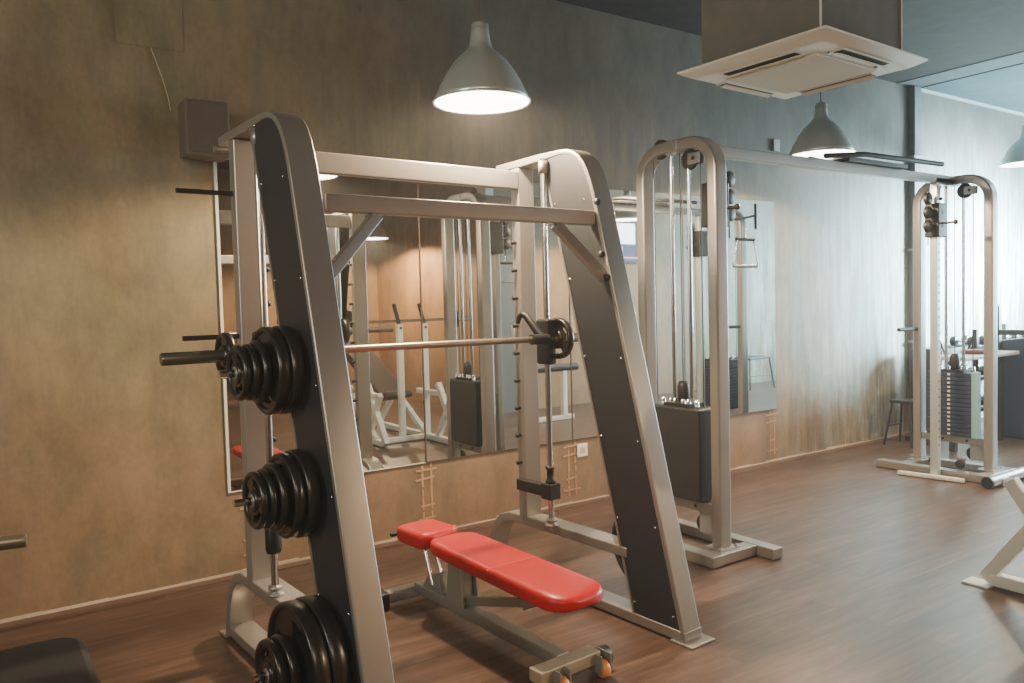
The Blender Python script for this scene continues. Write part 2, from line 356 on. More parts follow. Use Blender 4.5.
for k in range(50): yy = cy-.25+k*.0102; m.box(cx-.255, cx+.255, yy, yy+.004, az-.0115, az-.0095)
m.build('grille_slats', GRILLE, ac)
for sx, sy in ((0,-1),(0,1),(-1,0),(1,0)):
    px, py = cx+sx*.345, cy+sy*.34; hw, hh = (.21,.026) if sx == 0 else (.026,.21)
    MB().box(px-hw-.012, px+hw+.012, py-hh-.012, py+hh+.012, az-.004, az+.001).build('vent_surround', ACW, ac, bevel=.003)
    v = MB().box(px-hw, px+hw, py-hh, py+hh, az-.0065, az-.003).build('air_vent', DARKSLOT, ac)
    f = MB()
    if sx == 0: f.bar((px-hw, py-sy*.004, az-.014), (px+hw, py-sy*.004, az-.014), .030, .004, up=(0, .35*sy, 1))
    else: f.bar((px-sx*.004, py-hh, az-.014), (px-sx*.004, py+hh, az-.014), .030, .004, up=(.35*sx, 0, 1))
    f.build('louvre', GRILLE, v)
for a, b in ((-.22,-.29),(.22,-.29)): MB().lathe([(.001,-.004),(.012,-.004),(.012,.004)], (cx+a, cy+b, az-.004), (0,0,1), 12).build('catch', SILVER2, ac)
MB().box(ax0+.10, ax1-.10, ay0+.09, ay1-.09, az+.04, CEIL-.001).build('housing', simple('housing_grey', (.17,.16,.14), .8, var=.1), ac)
for xx in (ax0+.098, ax1-.106): MB().box(xx, xx+.008, ay0+.085, ay0+.093, az+.045, CEIL-.001).build('housing_edge', ACW, ac)

# ------------------------------------------------------------------ smith machine (frame rotated 3 degrees)
T = 3; RS = rotf(T)
def sf(org): return (RS, Vector(org))
sm = thing('smith_machine', 'silver and charcoal barbell rack with sloping side frames and guide rods', 'gym rack', (1.8, 2.8, 0), RS)
def side_path():
    p = [(2.105+.2555*z, z) for z in (.012, .5, 1.0, 1.5, 1.82)]
    P0, P1, P2, P3 = Vector((2.570,1.82)), Vector((2.612,1.985)), Vector((2.66,2.085)), Vector((2.80,2.085))
    for k in range(1, 9):
        t = k/8; q = P0*(1-t)**3 + P1*3*t*(1-t)**2 + P2*3*t*t*(1-t) + P3*t**3; p.append((q.x, q.y))
    return p
path = side_path()
PW = .104
for k, (u0, nm) in enumerate(((1.06,'left'), (2.45,'right'))):
    u1 = u0 + PW
    full = path + [(2.95,2.083),(3.10,2.08),(3.29,2.078)]
    f = MB().ribbon(full, [.024]*len(path) + [.034,.036,.036], 'x', u0, u1).build('side_frame', SILVER, sm, bevel=.006)
    MB().box(u0, u1-.006, 3.108, 3.170, .31, 2.06).build('rear_upright', SILVER, sm, bevel=.006)
    arch = [(3.44,.03),(3.43,.10),(3.41,.17),(3.375,.235),(3.32,.283),(3.25,.303),(3.16,.305),(2.9,.305),(2.42,.305)]
    MB().ribbon(arch, .045, 'x', u0, u1).build('raised_rail', SILVER, sm, bevel=.005)
    MB().box(u0, u1, 2.10, 3.47, .008, .052).build('floor_rail', SILVER, sm, bevel=.005)
    MB().box(u0-.012, u1+.03, 2.055, 2.17, 0, .010).build('foot_plate', SILVER, sm, bevel=.003)
    MB().box(u0-.015, u1+.01, 3.425, 3.505, 0, .010).build('foot_plate', SILVER, sm, bevel=.003)
    # charcoal side panel
    front = [(p[0]+.011, p[1]) for p in path[:5]] + [(path[i][0]+.010*(1-(i-4)/9), path[i][1]-.010*((i-4)/8)-.001) for i in range(5, 13)]
    front[0] = (2.128, .052)
    poly = front + [(2.92, 2.062), (2.765, 1.5), (2.385, .054)]
    for ua, ub in ((u0+.004, u0+.008), (u1-.008, u1-.004)):
        if k == 0 and ua > u0+.05: continue
        pn = MB().prism(poly, 'x', ua, ub).build('side_panel', PANEL, sm)
        for z in (.10,.45,.80,1.15,1.5,1.85):
            yf = 2.105+.2555*z+.035; yb = 2.385+ (z-.054)*.2625-.014
            if z > 1.84: yf += .03
            for yy in (yf, yb):
                MB().lathe([(.001,-.003),(.005,-.002),(.006,.002)], (ua if ua < u0+.05 else ub, yy, z), (1,0,0), 8).build('screw', CHROME, pn)
    MB().bar((u0+.006, 2.385, .054), (u0+.006, 2.765, 1.5), .012, .010, up=(1,0,0)).bar((u0+.006, 2.765, 1.5), (u0+.006, 2.92, 2.06), .012, .010, up=(1,0,0)).build('panel_trim', SILVER, sm)
    ur = 1.076 if k == 0 else 2.436
    MB().tube([(ur, 2.9, .315), (ur, 2.9, 2.07)], .014, 16).build('guide_rod', CHROME, sm)
    MB().lathe([(.001,.365),(.026,.365),(.026,.352),(.018,.348),(.018,.340),(.032,.338),(.032,.328),(.001,.328)], (ur, 2.9, 0), (0,0,1), 20).build('rod_mount', SILVER, sm)
    MB().lathe([(.001,2.00),(.022,2.0),(.022,2.06),(.001,2.06)], (ur, 2.9, 0), (0,0,1), 20).build('rod_mount', SILVER, sm)
    if k == 0:
        MB().lathe([(.001,.49),(.026,.49),(.030,.505),(.030,.585),(.024,.60),(.001,.60)], (ur, 2.9, 0), (0,0,1), 20).build('rod_bumper', BLACK, sm)
    else:
        b = MB().box(ur-.030, ur+.01, 2.87, 3.13, .47, .525).box(ur-.034, ur+.034, 2.866, 2.934, .46, .535).build('safety_stop', BLACK, sm, bevel=.004)
        MB().lathe([(.001,.535),(.024,.535),(.024,.55),(.017,.555),(.017,.60),(.024,.605),(.024,.615),(.001,.615)], (ur, 2.9, 0), (0,0,1), 16).build('stop_collar', BLACK, b)
    us = u1 if k == 0 else u0; sg = 1 if k == 0 else -1
    for j in range(11):
        z = .60 + j*.137
        MB().lathe([(.001,.028),(.010,.027),(.011,.018),(.008,.012),(.008,-.002)], (us, 3.14, z), (sg,0,0), 12).build('catch_peg', BLACK, sm)
    # weight horns on the outer side
    uo, so = (u0+.003, -1) if k == 0 else (u1-.003, 1)
    for (vv, zz) in (((2.61,1.195),(2.52,.79),(2.41,.265)) if k == 0 else ((2.44,.30),)):
        h = MB().tube([(uo, vv, zz), (uo+so*.250, vv, zz)], .0135, 16).build('weight_horn', CHROME, sm)
        MB().lathe([(.001,0),(.03,0),(.034,.004),(.034,.010),(.02,.012)], (uo, vv, zz), (so,0,0), 20).build('horn_flange', SILVER2, h)
    if k == 0:
        for z in (1.852, 1.298):
            MB().tube([(u0+.002, 3.14, z), (u0-.21, 3.14, z)], .0095, 10).build('storage_peg', BLACK, sm)
        MB().tube([(u0+.01, 3.20, 2.03), (u0-.045, 3.20, 2.03)], .013, 12).build('end_stub', SILVER, sm)
MB().box(1.18, 2.45, 3.105, 3.15, 1.955, 2.043).build('rear_beam', SILVER, sm, bevel=.006)
MB().box(1.18, 2.45, 2.565, 2.61, 1.730, 1.793).build('front_beam', SILVER, sm, bevel=.006)
MB().bar((1.155, 2.520, 1.50), (1.39, 2.589, 1.728), .042, .034, up=(0,1,0)).build('diagonal_brace', SILVER, sm, bevel=.004)
MB().bar((2.455, 2.520, 1.495), (2.235, 2.589, 1.728), .046, .034, up=(0,1,0)).build('diagonal_brace', SILVER, sm, bevel=.004)
for z, v in ((1.83, 2.56), (1.60, 2.54), (1.50,2.51)):
    MB().lathe([(.001,.014),(.014,.012),(.016,.0)], (2.447, v-.012, z), (-1,0,0), 12).build('bolt_cap', BLACK, sm)
# barbell sliding on the guide rods
bb = MB().tube([(1.0, 2.862, 1.240), (2.52, 2.862, 1.226)], .0145, 16).build('barbell', STEEL, sm)
MB().tube([(.70,2.862,1.240),(.707,2.862,1.240),(1.02,2.862,1.240)], [.020,.0225,.0225], 20).build('sleeve', simple('dull_sleeve', (.20,.185,.16), .3, .8), bb)
MB().tube([(2.45,2.862,1.226),(2.86,2.862,1.224)], .0225, 20).build('sleeve', STEEL, bb)
for ur in (1.076, 2.436):
    MB().box(ur-.038, ur+.018, 2.850, 2.940, 1.105, 1.320).build('carriage', BLACK, bb, bevel=.012)
MB().tube([(2.31,2.862,1.228),(2.41,2.862,1.227)], .024, 16).build('bearing_sleeve', DARKP, bb)
MB().tube([(2.385,2.862,1.23),(2.37,2.89,1.26),(2.36,2.92,1.30),(2.352,2.95,1.335),(2.342,2.97,1.345),(2.336,2.985,1.33),(2.333,2.99,1.30)], [.018,.02,.018,.017,.016,.014,.011], 10).build('rack_hook', BLACK, bb)
MB().tube([(1.30,2.862,1.25),(1.30,2.91,1.27),(1.28,3.0,1.31),(1.26,3.07,1.345),(1.22,3.13,1.35)], .014, 10).build('rack_hook', BLACK, bb)

# ------------------------------------------------------------------ weight plates
def plate_mesh(R, th, holes=3):
    m = MB(); hb = .0265
    # outer rim and hub
    m.lathe([(R-.016,-th/2+.002),(R-.006,-th/2),(R-.001,-th/2+.006),(R,0),(R-.001,th/2-.006),(R-.006,th/2),(R-.016,th/2-.002),(R-.022,th*.22),(R-.022,-th*.22)], (0,0,0), (1,0,0), 56, closed=True)
    m.lathe([(.016,-th/2),(.034,-th/2),(.038,-th*.25),(.038,th*.25),(.034,th/2),(.016,th/2)], (0,0,0), (1,0,0), 32, closed=True)
    # web with grip openings
    rings = [.034, R*.46, R*.50, R*.74, R*.78, R-.018]; n = 48; t = th*.24
    def solid(i, k):
        if i == 2: return (k % (n//holes)) > 8
        return True
    def V(i, k, s): a = 2*PI*k/n; return (s*t, math.cos(a)*rings[i], math.sin(a)*rings[i])
    vs = {}; L = []
    def g(i, k, s):
        key = (i, k % n, s)
        if key not in vs: vs[key] = len(L); L.append(V(i, k % n, s))
        return vs[key]
    fs = []
    for i in range(5):
        for k in range(n):
            if not solid(i, k): continue
            fs.append((g(i,k,1), g(i+1,k,1), g(i+1,k+1,1), g(i,k+1,1))); fs.append((g(i,k,-1), g(i,k+1,-1), g(i+1,k+1,-1), g(i+1,k,-1)))
            for (ii, kk, e) in ((i-1,k,(i,k,i,k+1)), (i+1,k,(i+1,k+1,i+1,k)), (i,k-1,(i+1,k,i,k)), (i,k+1,(i,k+1,i+1,k+1))):
                if 0 <= ii < 5 and not solid(ii, kk % n):
                    a, b, c, d = e; fs.append((g(a,b,1), g(a,b,-1), g(c,d,-1), g(c,d,1)) )
    m.add(L, fs); return m
PM = {}
def make_plate(R, th):
    key = (round(R,3), round(th,3))
    t = thing('weight_plate', '', 'weight plate', (0,0,0))
    if key not in PM:
        a = plate_mesh(R, th).build('disc', RUBBER, t)
        b = MB().lathe([(.0138,-th/2-.0015),(.021,-th/2-.0015),(.023,-th/2+.001),(.0138,-th/2+.001)], (0,0,0), (1,0,0), 24, closed=True).lathe([(.0138,th/2+.0015),(.021,th/2+.0015),(.023,th/2-.001),(.0138,th/2-.001)], (0,0,0), (1,0,0), 24, closed=True).build('hub_ring', SILVER2, t)
        PM[key] = (a.data, b.data)
    else:
        for nm, d in zip(('disc','hub_ring'), PM[key]):
            o = bpy.data.objects.new(nm, d); C.objects.link(o); o.parent = t
    return t
def put_plate(R, th, u, v, z, lab, group, rot=0, sag=True):
    t = make_plate(R, th)
    t.location = RS @ Vector((u, v, z)); t.rotation_euler = (rot, 0, math.radians(T)); t['label'] = lab; t['group'] = group
    return t
def stack(plates, u_start, sgn, v, z, where, group):
    """plates from the panel outwards"""
    u = u_start; n = len(plates)
    for i, (R, th) in enumerate(plates):
        u += sgn*(th/2+.0025)
        size = 'large' if R >= .125 else ('medium' if R >= .105 else 'small')
        pos = {0: 'nearest the panel'}.get(i, '')
        if i == n-1: pos = 'outermost of its stack'
        elif i: pos = ['', 'second from the panel', 'third from the panel', 'fourth from the panel', 'fifth from the panel'][i]
        put_plate(R, th, u, v, z-.0, f'{size} black plate {where}, {pos}', group, rot=random.uniform(0, 2))
        u += sgn*(th/2+.0025)
    return u
stack([(.150,.042),(.148,.040),(.104,.028),(.094,.025),(.092,.025)], 1.046, -1, 2.61, 1.195, 'on the top horn of the left frame', 'plates on the top horn')
stack([(.146,.042),(.140,.036),(.112,.028),(.097,.024),(.094,.024)], 1.046, -1, 2.52, .79, 'on the middle horn of the left frame', 'plates on the middle horn')
stack([(.205,.056),(.203,.052),(.112,.034),(.108,.032)], 1.046, -1, 2.41, .265, 'on the lowest horn of the left frame', 'plates on the lowest horn')
put_plate(.083, .030, .918, 2.862, 1.240, 'small black weight plate on the left sleeve of the barbell', 'plates on the barbell')
put_plate(.098, .036, 2.474, 2.862, 1.226, 'black weight plate on the right end of the barbell beside the guide rod', 'plates on the barbell')
stack([(.205,.040)], 2.578, 1, 2.44, .30, 'behind the foot of the right frame', 'plates on the far frame')

# ------------------------------------------------------------------ red adjustable bench
RB = rotf(2.6)
BO = RB.transposed() @ Vector((1.775, 2.27, 0))   # bench front end, in the bench's own turned frame
bn = thing('adjustable_bench', 'red padded adjustable bench on a grey frame with orange wheels', 'bench', (BO.x, BO.y+.53, 0), RB)
DYB = BO.y - 2.27
BX = BO.x
class MBB(MB):
    def build(s, *a, **k):
        s.v = [(v[0], v[1]+DYB, v[2]) for v in s.v]; return MB.build(s, *a, **k)
def rounded_pad(y0, y1, w0, w1, z0, z1, th, xo=0, round_end=0):
    """lofted cushion: stations along y"""
    n = 14; m = MBB(); vs = []; sec = 20
    for i in range(n+1):
        t = i/n; y = y0 + (y1-y0)*t; w = w0 + (w1-w0)*t; z = z0 + (z1-z0)*t
        e = 1.0
        d = min(t, 1-t)*abs(y1-y0)
        rr = .05
        if d < rr: e = math.sqrt(max(0, 1-((rr-d)/rr)**2))
        ww = w/2 - (1-e)*.05; hh = th/2*(.55+.45*e)
        for k in range(sec):
            a = 2*PI*k/sec; cx_, sz = math.cos(a), math.sin(a); p = .32
            vs.append((BX+xo+ww*math.copysign(abs(cx_)**p, cx_), y, z + hh*math.copysign(abs(sz)**(.55), sz)))
    fs = [(i*sec+k, i*sec+(k+1)%sec, (i+1)*sec+(k+1)%sec, (i+1)*sec+k) for i in range(n) for k in range(sec)]
    m.add(vs, fs + [tuple(range(sec-1,-1,-1)), tuple(n*sec+k for k in range(sec))], True); return m
pad = rounded_pad(2.185, 3.15, .268, .25, .315, .333, .075, .028).build('seat_pad', RED, bn, subsurf=1)
tube_seam = MBB().tube([(BX-.128, 2.60, .363), (BX-.11, 2.60, .3665), (BX+.11, 2.60, .3665), (BX+.128, 2.60, .363)], .0018, 6); tube_seam.build('seam', simple('seam_red', (.75,.12,.08), .5), pad)
rounded_pad(3.145, 3.41, .225, .215, .338, .330, .085, .012).build('head_pad', RED, bn, subsurf=1)
GB = simple('bench_grey', (.25,.25,.235), .38, .45)
GB2 = simple('bench_worn', (.36,.30,.22), .4, .35)
MBB().bar((BX, 2.30, .075), (BX, 3.34, .075), .06, .05).build('main_beam', GB, bn, bevel=.006)
fb = MBB().bar((BX-.16, 2.27, .07), (BX+.13, 2.27, .07), .07, .05).build('front_foot', GB2, bn, bevel=.006)
for sx in (-.075, .125):
    w = MBB().lathe([(.001,-.018),(.024,-.018),(.032,-.011),(.033,0),(.032,.011),(.024,.018),(.001,.018)], (BX+sx, 2.222, .033), (1,0,0), 28).build('wheel', ORANGE, bn)
    MBB().lathe([(.001,-.021),(.008,-.021),(.008,.021),(.001,.021)], (BX+sx, 2.222, .033), (1,0,0), 12).build('axle', CHROME, w)
    for dx in (-.026, .020): MBB().box(BX+sx+dx, BX+sx+dx+.006, 2.20, 2.27, .02, .09).build('wheel_bracket', GB, bn)
MBB().lathe([(.001,-.035),(.037,-.035),(.037,.035),(.001,.035)], (BX+.165, 2.28, .045), (1,0,0), 20).build('rubber_end', BLACK, bn)
MBB().bar((BX-.17, 3.36, .055), (BX+.17, 3.36, .055), .06, .05).build('rear_foot', GB, bn, bevel=.006)
for sx in (-1, 1): MBB().bar((BX+sx*.165, 3.36, .045), (BX+sx*.215, 3.36, .045), .085, .085).build('foot_cap', BLACK, bn, bevel=.014)
MBB().prism([(2.90,.10),(3.03,.10),(3.005,.30),(2.93,.30)], 'x', BX-.045, BX-.037).prism([(2.90,.10),(3.03,.10),(3.005,.30),(2.93,.30)], 'x', BX+.037, BX+.045).build('pivot_plate', GB, bn)
MBB().bar((BX, 2.965, .09), (BX, 2.965, .30), .068, .06, up=(0,1,0)).build('post', GB, bn, bevel=.004)
MBB().bar((BX, 2.925, .12), (BX, 2.46, .245), .035, .035).build('support_arm', GB, bn, bevel=.004)
MBB().bar((BX, 2.52, .215), (BX, 2.40, .28), .04, .03).build('arm_bracket', GB, bn, bevel=.003)
for sx in (-.028, .028): MBB().tube([(BX+sx, 3.17, .13), (BX+sx, 3.26, .335)], .009, 12).build('adjustment_rod', CHROME, bn)
MBB().prism([(3.10,.10),(3.26,.10),(3.22,.16),(3.12,.20)], 'x', BX-.03, BX+.03).build('ladder_bracket', GB, bn, bevel=.004)
MBB().bar((BX, 2.30, .272), (BX, 3.38, .325), .05, .02).build('pad_rail', GB, bn, bevel=.003)
MBB().tube([(BX-.11, 3.40, .325), (BX+.06, 3.40, .325)], .010, 10).build('adjuster_lever', BLACK, bn)

# ------------------------------------------------------------------ cable crossover
cc = thing('cable_crossover', 'silver cable crossover machine with two arched towers joined by a long top bar', 'cable machine', (4.8, 3.12, 0))
def tower(x0, s, stack_shroud):
    A = Matrix.Identity(3)
    def X(a): return x0 + s*a
    COL = .29
    r = .16; ya, yb, zt = 2.865, 3.40, 2.235
    pth = [(ya,.06),(ya,1.0),(ya,zt-r)]
    for k in range(1, 7): a = PI - k*PI/2/6; pth.append((ya+r+r*math.cos(a), zt-r+r*math.sin(a)))
    for k in range(0, 7): a = PI/2 - k*PI/2/6; pth.append((yb-r+r*math.cos(a), zt-r+r*math.sin(a)))
    pth += [(yb,1.0),(yb,.06)]
    m = MB().ribbon(pth, .065, 'x', min(X(-.045),X(.045)), max(X(-.045),X(.045)))
    m.build('arch_frame', SILVER, cc, bevel=.012, seg=3)
    # base
    b = MB()
    b.box(*sorted((X(.17),X(.25))), 2.665, 3.62, .004, .062)
    b.build('base_rail', SILVER, cc, bevel=.004)
    if s > 0: MB().box(X(-.18), X(-.10), 2.77, 3.55, .004, .062).build('base_rail', SILVER, cc, bevel=.004)
    else: MB().box(X(-.10)-.0, X(-.18), 2.77, 3.55, .004, .062).build('base_rail', SILVER, cc, bevel=.004)
    for yy in (2.775, 3.37): MB().box(*sorted((X(-.10),X(.17))), yy, yy+.085, .005, .060).build('cross_rail', SILVER, cc, bevel=.004)
    for yy in (2.865, 3.40):
        fp = MB().box(X(0)-.075, X(0)+.075, yy-.06, yy+.06, .060, .068).build('foot_plate', SILVER, cc)
        for dx in (-.062, .062): MB().lathe([(.001,.010),(.009,.010),(.010,0)], (X(0)+dx, yy-.045, .068), (0,0,1), 8).build('bolt', SILVER2, fp)
    lb = MB().box(X(0)-.03, X(0)+.03, ya+.03, yb-.03, .235, .290).build('lower_crossmember', SILVER, cc, bevel=.004)
    for yy in (3.02, 3.2): MB().lathe([(.001,-.002),(.010,-.002),(.010,.002)], (X(0)-.031, yy, .262), (1,0,0), 10).build('bolt', BLACK, lb)
    # weight stack
    y0, y1 = 2.945, 3.325
    if stack_shroud:
        st = MB().box(X(0)-.075, X(0)+.075, y0, y1, .295, .80).build('stack_shroud', PANEL2, cc, bevel=.012)
        top = .80
    else:
        m = MB(); z = .295
        for k in range(15): m.box(X(0)-.07, X(0)+.07, y0+.02, y1-.02, z, z+.030); z += .0325
        st = m.build('weight_stack', BLUEB, cc, bevel=.003)
        m = MB(); z = .303
        for k in range(15): m.box(X(0)-.0725, X(0)-.069, 3.125, 3.145, z, z+.014); z += .0325
        m.build('weight_numbers', WHITEPL, st)
        MB().box(X(0)-.085, X(0)-.030, y0-.022, y0+.016, .295, .79).build('side_guard', TEAL, st)
        top = z - .01
    for yy in (3.06, 3.19): MB().tube([(X(0), yy, .24), (X(0), yy, zt-.01)], .0115, 14).build('guide_rod', CHROME, cc)
    for yy, xx in ((3.125, 0), (3.315, -.01), (2.985, .01)): MB().tube([(X(xx), yy, top), (X(xx), yy, zt-.04)], .003, 8).build('cable', BLACK, cc)
    hd = MB().lathe([(.001,0),(.028,0),(.034,.02),(.034,.09),(.022,.12),(.001,.12)], (X(0), 3.125, top+.02), (0,0,1), 20).box(X(0)-.06, X(0)+.06, 3.03, 3.22, top, top+.02).build('stack_head', BLACK, cc)
    for yy in (3.0, 3.06, 3.10, 3.16, 3.19, 3.25): MB().lathe([(.001,.045),(.012,.04),(.014,0)], (X(-.03), yy, top+.001), (0,0,1), 10).build('spring_collar', CHROME, cc)
    # top pulleys with brackets
    for yy, zz, rr in ((3.235, zt+.005, .052), (3.02, zt-.085, .052)):
        p = MB().lathe([(.001,-.012),(rr,-.012),(rr+.004,-.008),(rr-.008,0),(rr+.004,.008),(rr,.012),(.001,.012)], (X(0), yy+.03, zz), (1,0,0), 28).build('pulley', BLACK, cc)
        MB().box(X(0)-.020, X(0)-.016, yy-.055, yy+.03, zz-.03, zz+.03).box(X(0)+.016, X(0)+.020, yy-.055, yy+.03, zz-.03, zz+.03).build('pulley_bracket', SILVER, p, bevel=.003)
        MB().lathe([(.001,-.024),(.010,-.024),(.010,.024),(.001,.024)], (X(0), yy-.01, zz), (1,0,0), 12).build('pulley_bolt', BLACK, p)
    p = MB().lathe([(.001,-.012),(.045,-.012),(.05,-.008),(.04,0),(.05,.008),(.045,.012),(.001,.012)], (X(0), 2.985, .165), (1,0,0), 28).build('pulley', BLACK, cc)
    MB().box(X(0)-.022, X(0)-.017, 2.90, 3.0, .12, .235).build('pulley_bracket', SILVER2, p)
    # adjustable column with carriage
    col = MB().box(X(COL)-.026, X(COL)+.026, 3.095, 3.150, .0, zt-.04).build('adjuster_column', SILVER2 if s > 0 else ALU, cc, bevel=.004)
    h = MB()
    for k in range(30): h.lathe([(.001,.001),(.006,.001),(.006,-.002)], (X(COL), 3.094, .25+k*.06), (0,-1,0), 8)
    h.build('adjuster_holes', BLACK, col)
    MB().box(*sorted((X(0),X(COL+.025))), 3.10, 3.145, zt-.045, zt-.0).build('column_bracket', SILVER, cc)
    cg = MB().box(*sorted((X(COL-.075), X(COL+.05))), 3.07, 3.175, 1.80, 2.05).build('carriage', BLACK, cc, bevel=.008)
    for zz in (1.88, 1.98, 2.08):
        MB().lathe([(.001,-.014),(.042,-.014),(.046,-.009),(.038,0),(.046,.009),(.042,.014),(.001,.014)], (X(COL+.105), 3.12, zz), (0,1,0), 24).build('pulley', BLACK, cg)
        MB().lathe([(.001,-.05),(.012,-.05),(.012,-.03)], (X(COL), 3.12, zz), (0,1,0), 10).build('knob', BLACK, cg)
    MB().tube([(X(COL), 3.07, 1.90), (X(COL), 2.985, 1.90)], .008, 8).lathe([(.001,0),(.016,.002),(.018,.02),(.001,.03)], (X(COL), 2.985, 1.90), (0,-1,0), 12).build('pull_pin', BLACK, cg)
    MB().tube([(X(COL+.105), 3.12, 1.84), (X(COL+.105), 3.12, 1.74)], .004, 8).build('cable', BLACK, cg)
    # low side pegs
    pg = MB().tube([(X(0)-.04, 3.40, 1.11), (X(0)-.30, 3.40, 1.11)], .015, 10)
    if s < 0: pg.build('storage_peg', BLACK, cc)
PANEL2 = simple('shroud_black', (.022,.022,.024), .4)
tower(3.30, 1, True)
tower(6.27, -1, False)
MB().box(3.25, 6.32, 3.10, 3.155, 2.20, 2.262).build('top_crossbar', SILVER, cc, bevel=.006)
pb = MB().box(4.80, 5.50, 3.06, 3.19, 2.262, 2.290).build('pull_up_bracket', DARKP, cc, bevel=.004)
for dy in (-.14, .14):
    MB().tube([(4.55, 3.125+dy*.4, 2.275), (4.85, 3.125+dy, 2.295), (5.40, 3.125+dy, 2.30), (5.76, 3.125+dy*1.2, 2.295)], .017, 12).build('pull_up_grip', BLACK, pb)
ft = MB().tube([(5.90, 2.71, .045), (6.75, 2.71, .045)], .040, 20).build('foot_tube', SILVER, cc)
MB().tube([(5.885, 2.71, .045), (5.905, 2.71, .045)], .042, 20).build('end_cap', BLACK, ft)
for yy in (3.0, 3.2): # floor pulleys of the far tower
    p = MB().lathe([(.001,-.012),(.030,-.012),(.034,-.008),(.026,0),(.034,.008),(.030,.012),(.001,.012)], (6.10, yy, .105), (1,0,0), 24).build('pulley', BLACK, cc)
    MB().box(6.115, 6.125, yy-.03, yy+.03, .06, .15).build('pulley_bracket', SILVER, p)
# stirrup handles
def stirrup(x, y, z, s, lab, deg=20):
    t = thing('stirrup_handle', lab, 'handle', (x, y, z), group='cable handles hanging from the crossover')
    MB().tube([(x, y, z), (x, y, z-.06)], .006, 8).build('clip', CHROME, t)
    MB().tube([(x-.045*s, y, z-.062), (x+.045*s, y, z-.062)], .010, 10).build('hanger', BLACK, t)
    MB().tube([(x-.042*s, y, z-.062), (x-.066*s, y, z-.205), (x-.060*s, y, z-.215), (x+.060*s, y, z-.215), (x+.066*s, y, z-.205), (x+.042*s, y, z-.062)], .004, 8).build('strap', CHROME, t)
    MB().tube([(x-.06*s, y, z-.216), (x+.06*s, y, z-.216)], .009, 10).build('grip', SILVER2, t)
stirrup(3.735, 3.04, 1.79, 1.7, 'wire stirrup handle hanging beside the near crossover tower')
# hook arm beyond the carriage
MB().tube([(3.60, 3.12, 1.87), (3.76, 3.12, 1.85), (3.93, 3.12, 1.88)], .007, 8).tube([(3.93, 3.12, 1.80), (3.93, 3.12, 1.95)], .008, 8).build('swivel_arm', BLACK, cc)
# pale bar lying on the floor in front of the far tower
wb = MB().bar((5.885, 3.36, .018), (5.955, 2.90, .018), .035, .030).build('attachment_bar', WHITEPL, bevel=.006, frame=fr((5.92, 3.13, 0)))
tag(wb, 'short white bar lying on the floor at the foot of the far tower', 'bar')

# ------------------------------------------------------------------ white seated press machine (right edge, mostly seen in the mirror)
wm = thing('press_bench', 'white framed seated press machine with brown padded seat, at the right edge', 'gym bench', (3.68, .9, 0))
for x, yo in ((3.965, -.04), (3.40, -.50)):
  if 1:
    MB().bar((x, -.12, .035), (x, 1.84+yo, .035), .06, .055).build('base_rail', WHITEP, wm, bevel=.005)
    MB().bar((x, 1.87+yo, .03), (x, 1.47+yo, .60), .06, .055, up=(1,0,0)).build('brace', WHITEP, wm, bevel=.005)
    MB().bar((x, 1.765+yo, .52), (x, 1.45+yo, .05), .058, .05, up=(1,0,0)).build('brace', WHITEP, wm, bevel=.005)
    if x > 3.5: MB().box(x-.07, x+.03, 1.83+yo, 1.95+yo, 0, .009).build('foot_plate', WHITEP, wm)
    MB().bar((x, 1.53 if x > 3.5 else 1.25, .50), (x, 1.0, .50), .05, .05).build('side_rail', WHITEP, wm, bevel=.005)
    MB().bar((x, .0, .05), (x, .55, .55), .055, .05, up=(1,0,0)).build('brace', WHITEP, wm, bevel=.005)
    MB().bar((x, .55, .40), (x, 1.15, .05), .055, .05, up=(1,0,0)).build('brace', WHITEP, wm, bevel=.005)
for x in (3.68, 3.965):
    MB().bar((x, 1.17, .05), (x-.03, 1.23, 1.215), .06, .05, up=(0,1,0)).build('upright', WHITEP, wm, bevel=.005)
    MB().bar((x-.02, 1.24, 1.16), (x-.07, 1.20, 1.42), .035, .03, up=(1,0,0)).build('bar_catch', BLACK, wm, bevel=.004)
for yy in (0, 1.17): MB().bar((3.40, yy, .035), (3.965, yy, .035), .05, .05).build('cross_tube', WHITEP, wm, bevel=.004)
MB().bar((3.40, .55, .45), (3.965, .55, .45), .05, .05).build('cross_tube', WHITEP, wm, bevel=.004)
MB().bar((3.68, .98, .45), (3.62, .02, 1.0), .34, .08, up=(0,.5,.86)).build('backrest', BROWNV, wm, bevel=.03, seg=4)
MB().bar((3.69, .92, .45), (3.70, 1.10, .49), .32, .08).build('seat', BROWNV, wm, bevel=.03, seg=4)
wbar = thing('barbell', 'long steel barbell resting on the white press machine, seen in the mirror', 'barbell', (3.9, 1.19, 1.25))
MB().tube([(3.05, 1.17, 1.245), (4.40, 1.17, 1.245)], .014, 14).build('shaft', STEEL, wbar)
for a, b in ((2.86, 3.16), (4.28, 4.55)): MB().tube([(a,1.17,1.245),(b,1.17,1.245)], .024, 16).build('sleeve', STEEL, wbar)
for i, (x, R, th, lab) in enumerate(((3.13,.125,.04,'left'), (4.31,.125,.04,'right'))):
    t = make_plate(R, th); t.location = (x, 1.17, 1.245); t['label'] = f'black weight plate on the {lab} end of the barbell seen in the mirror'; t['group'] = 'plates on the mirrored barbell'

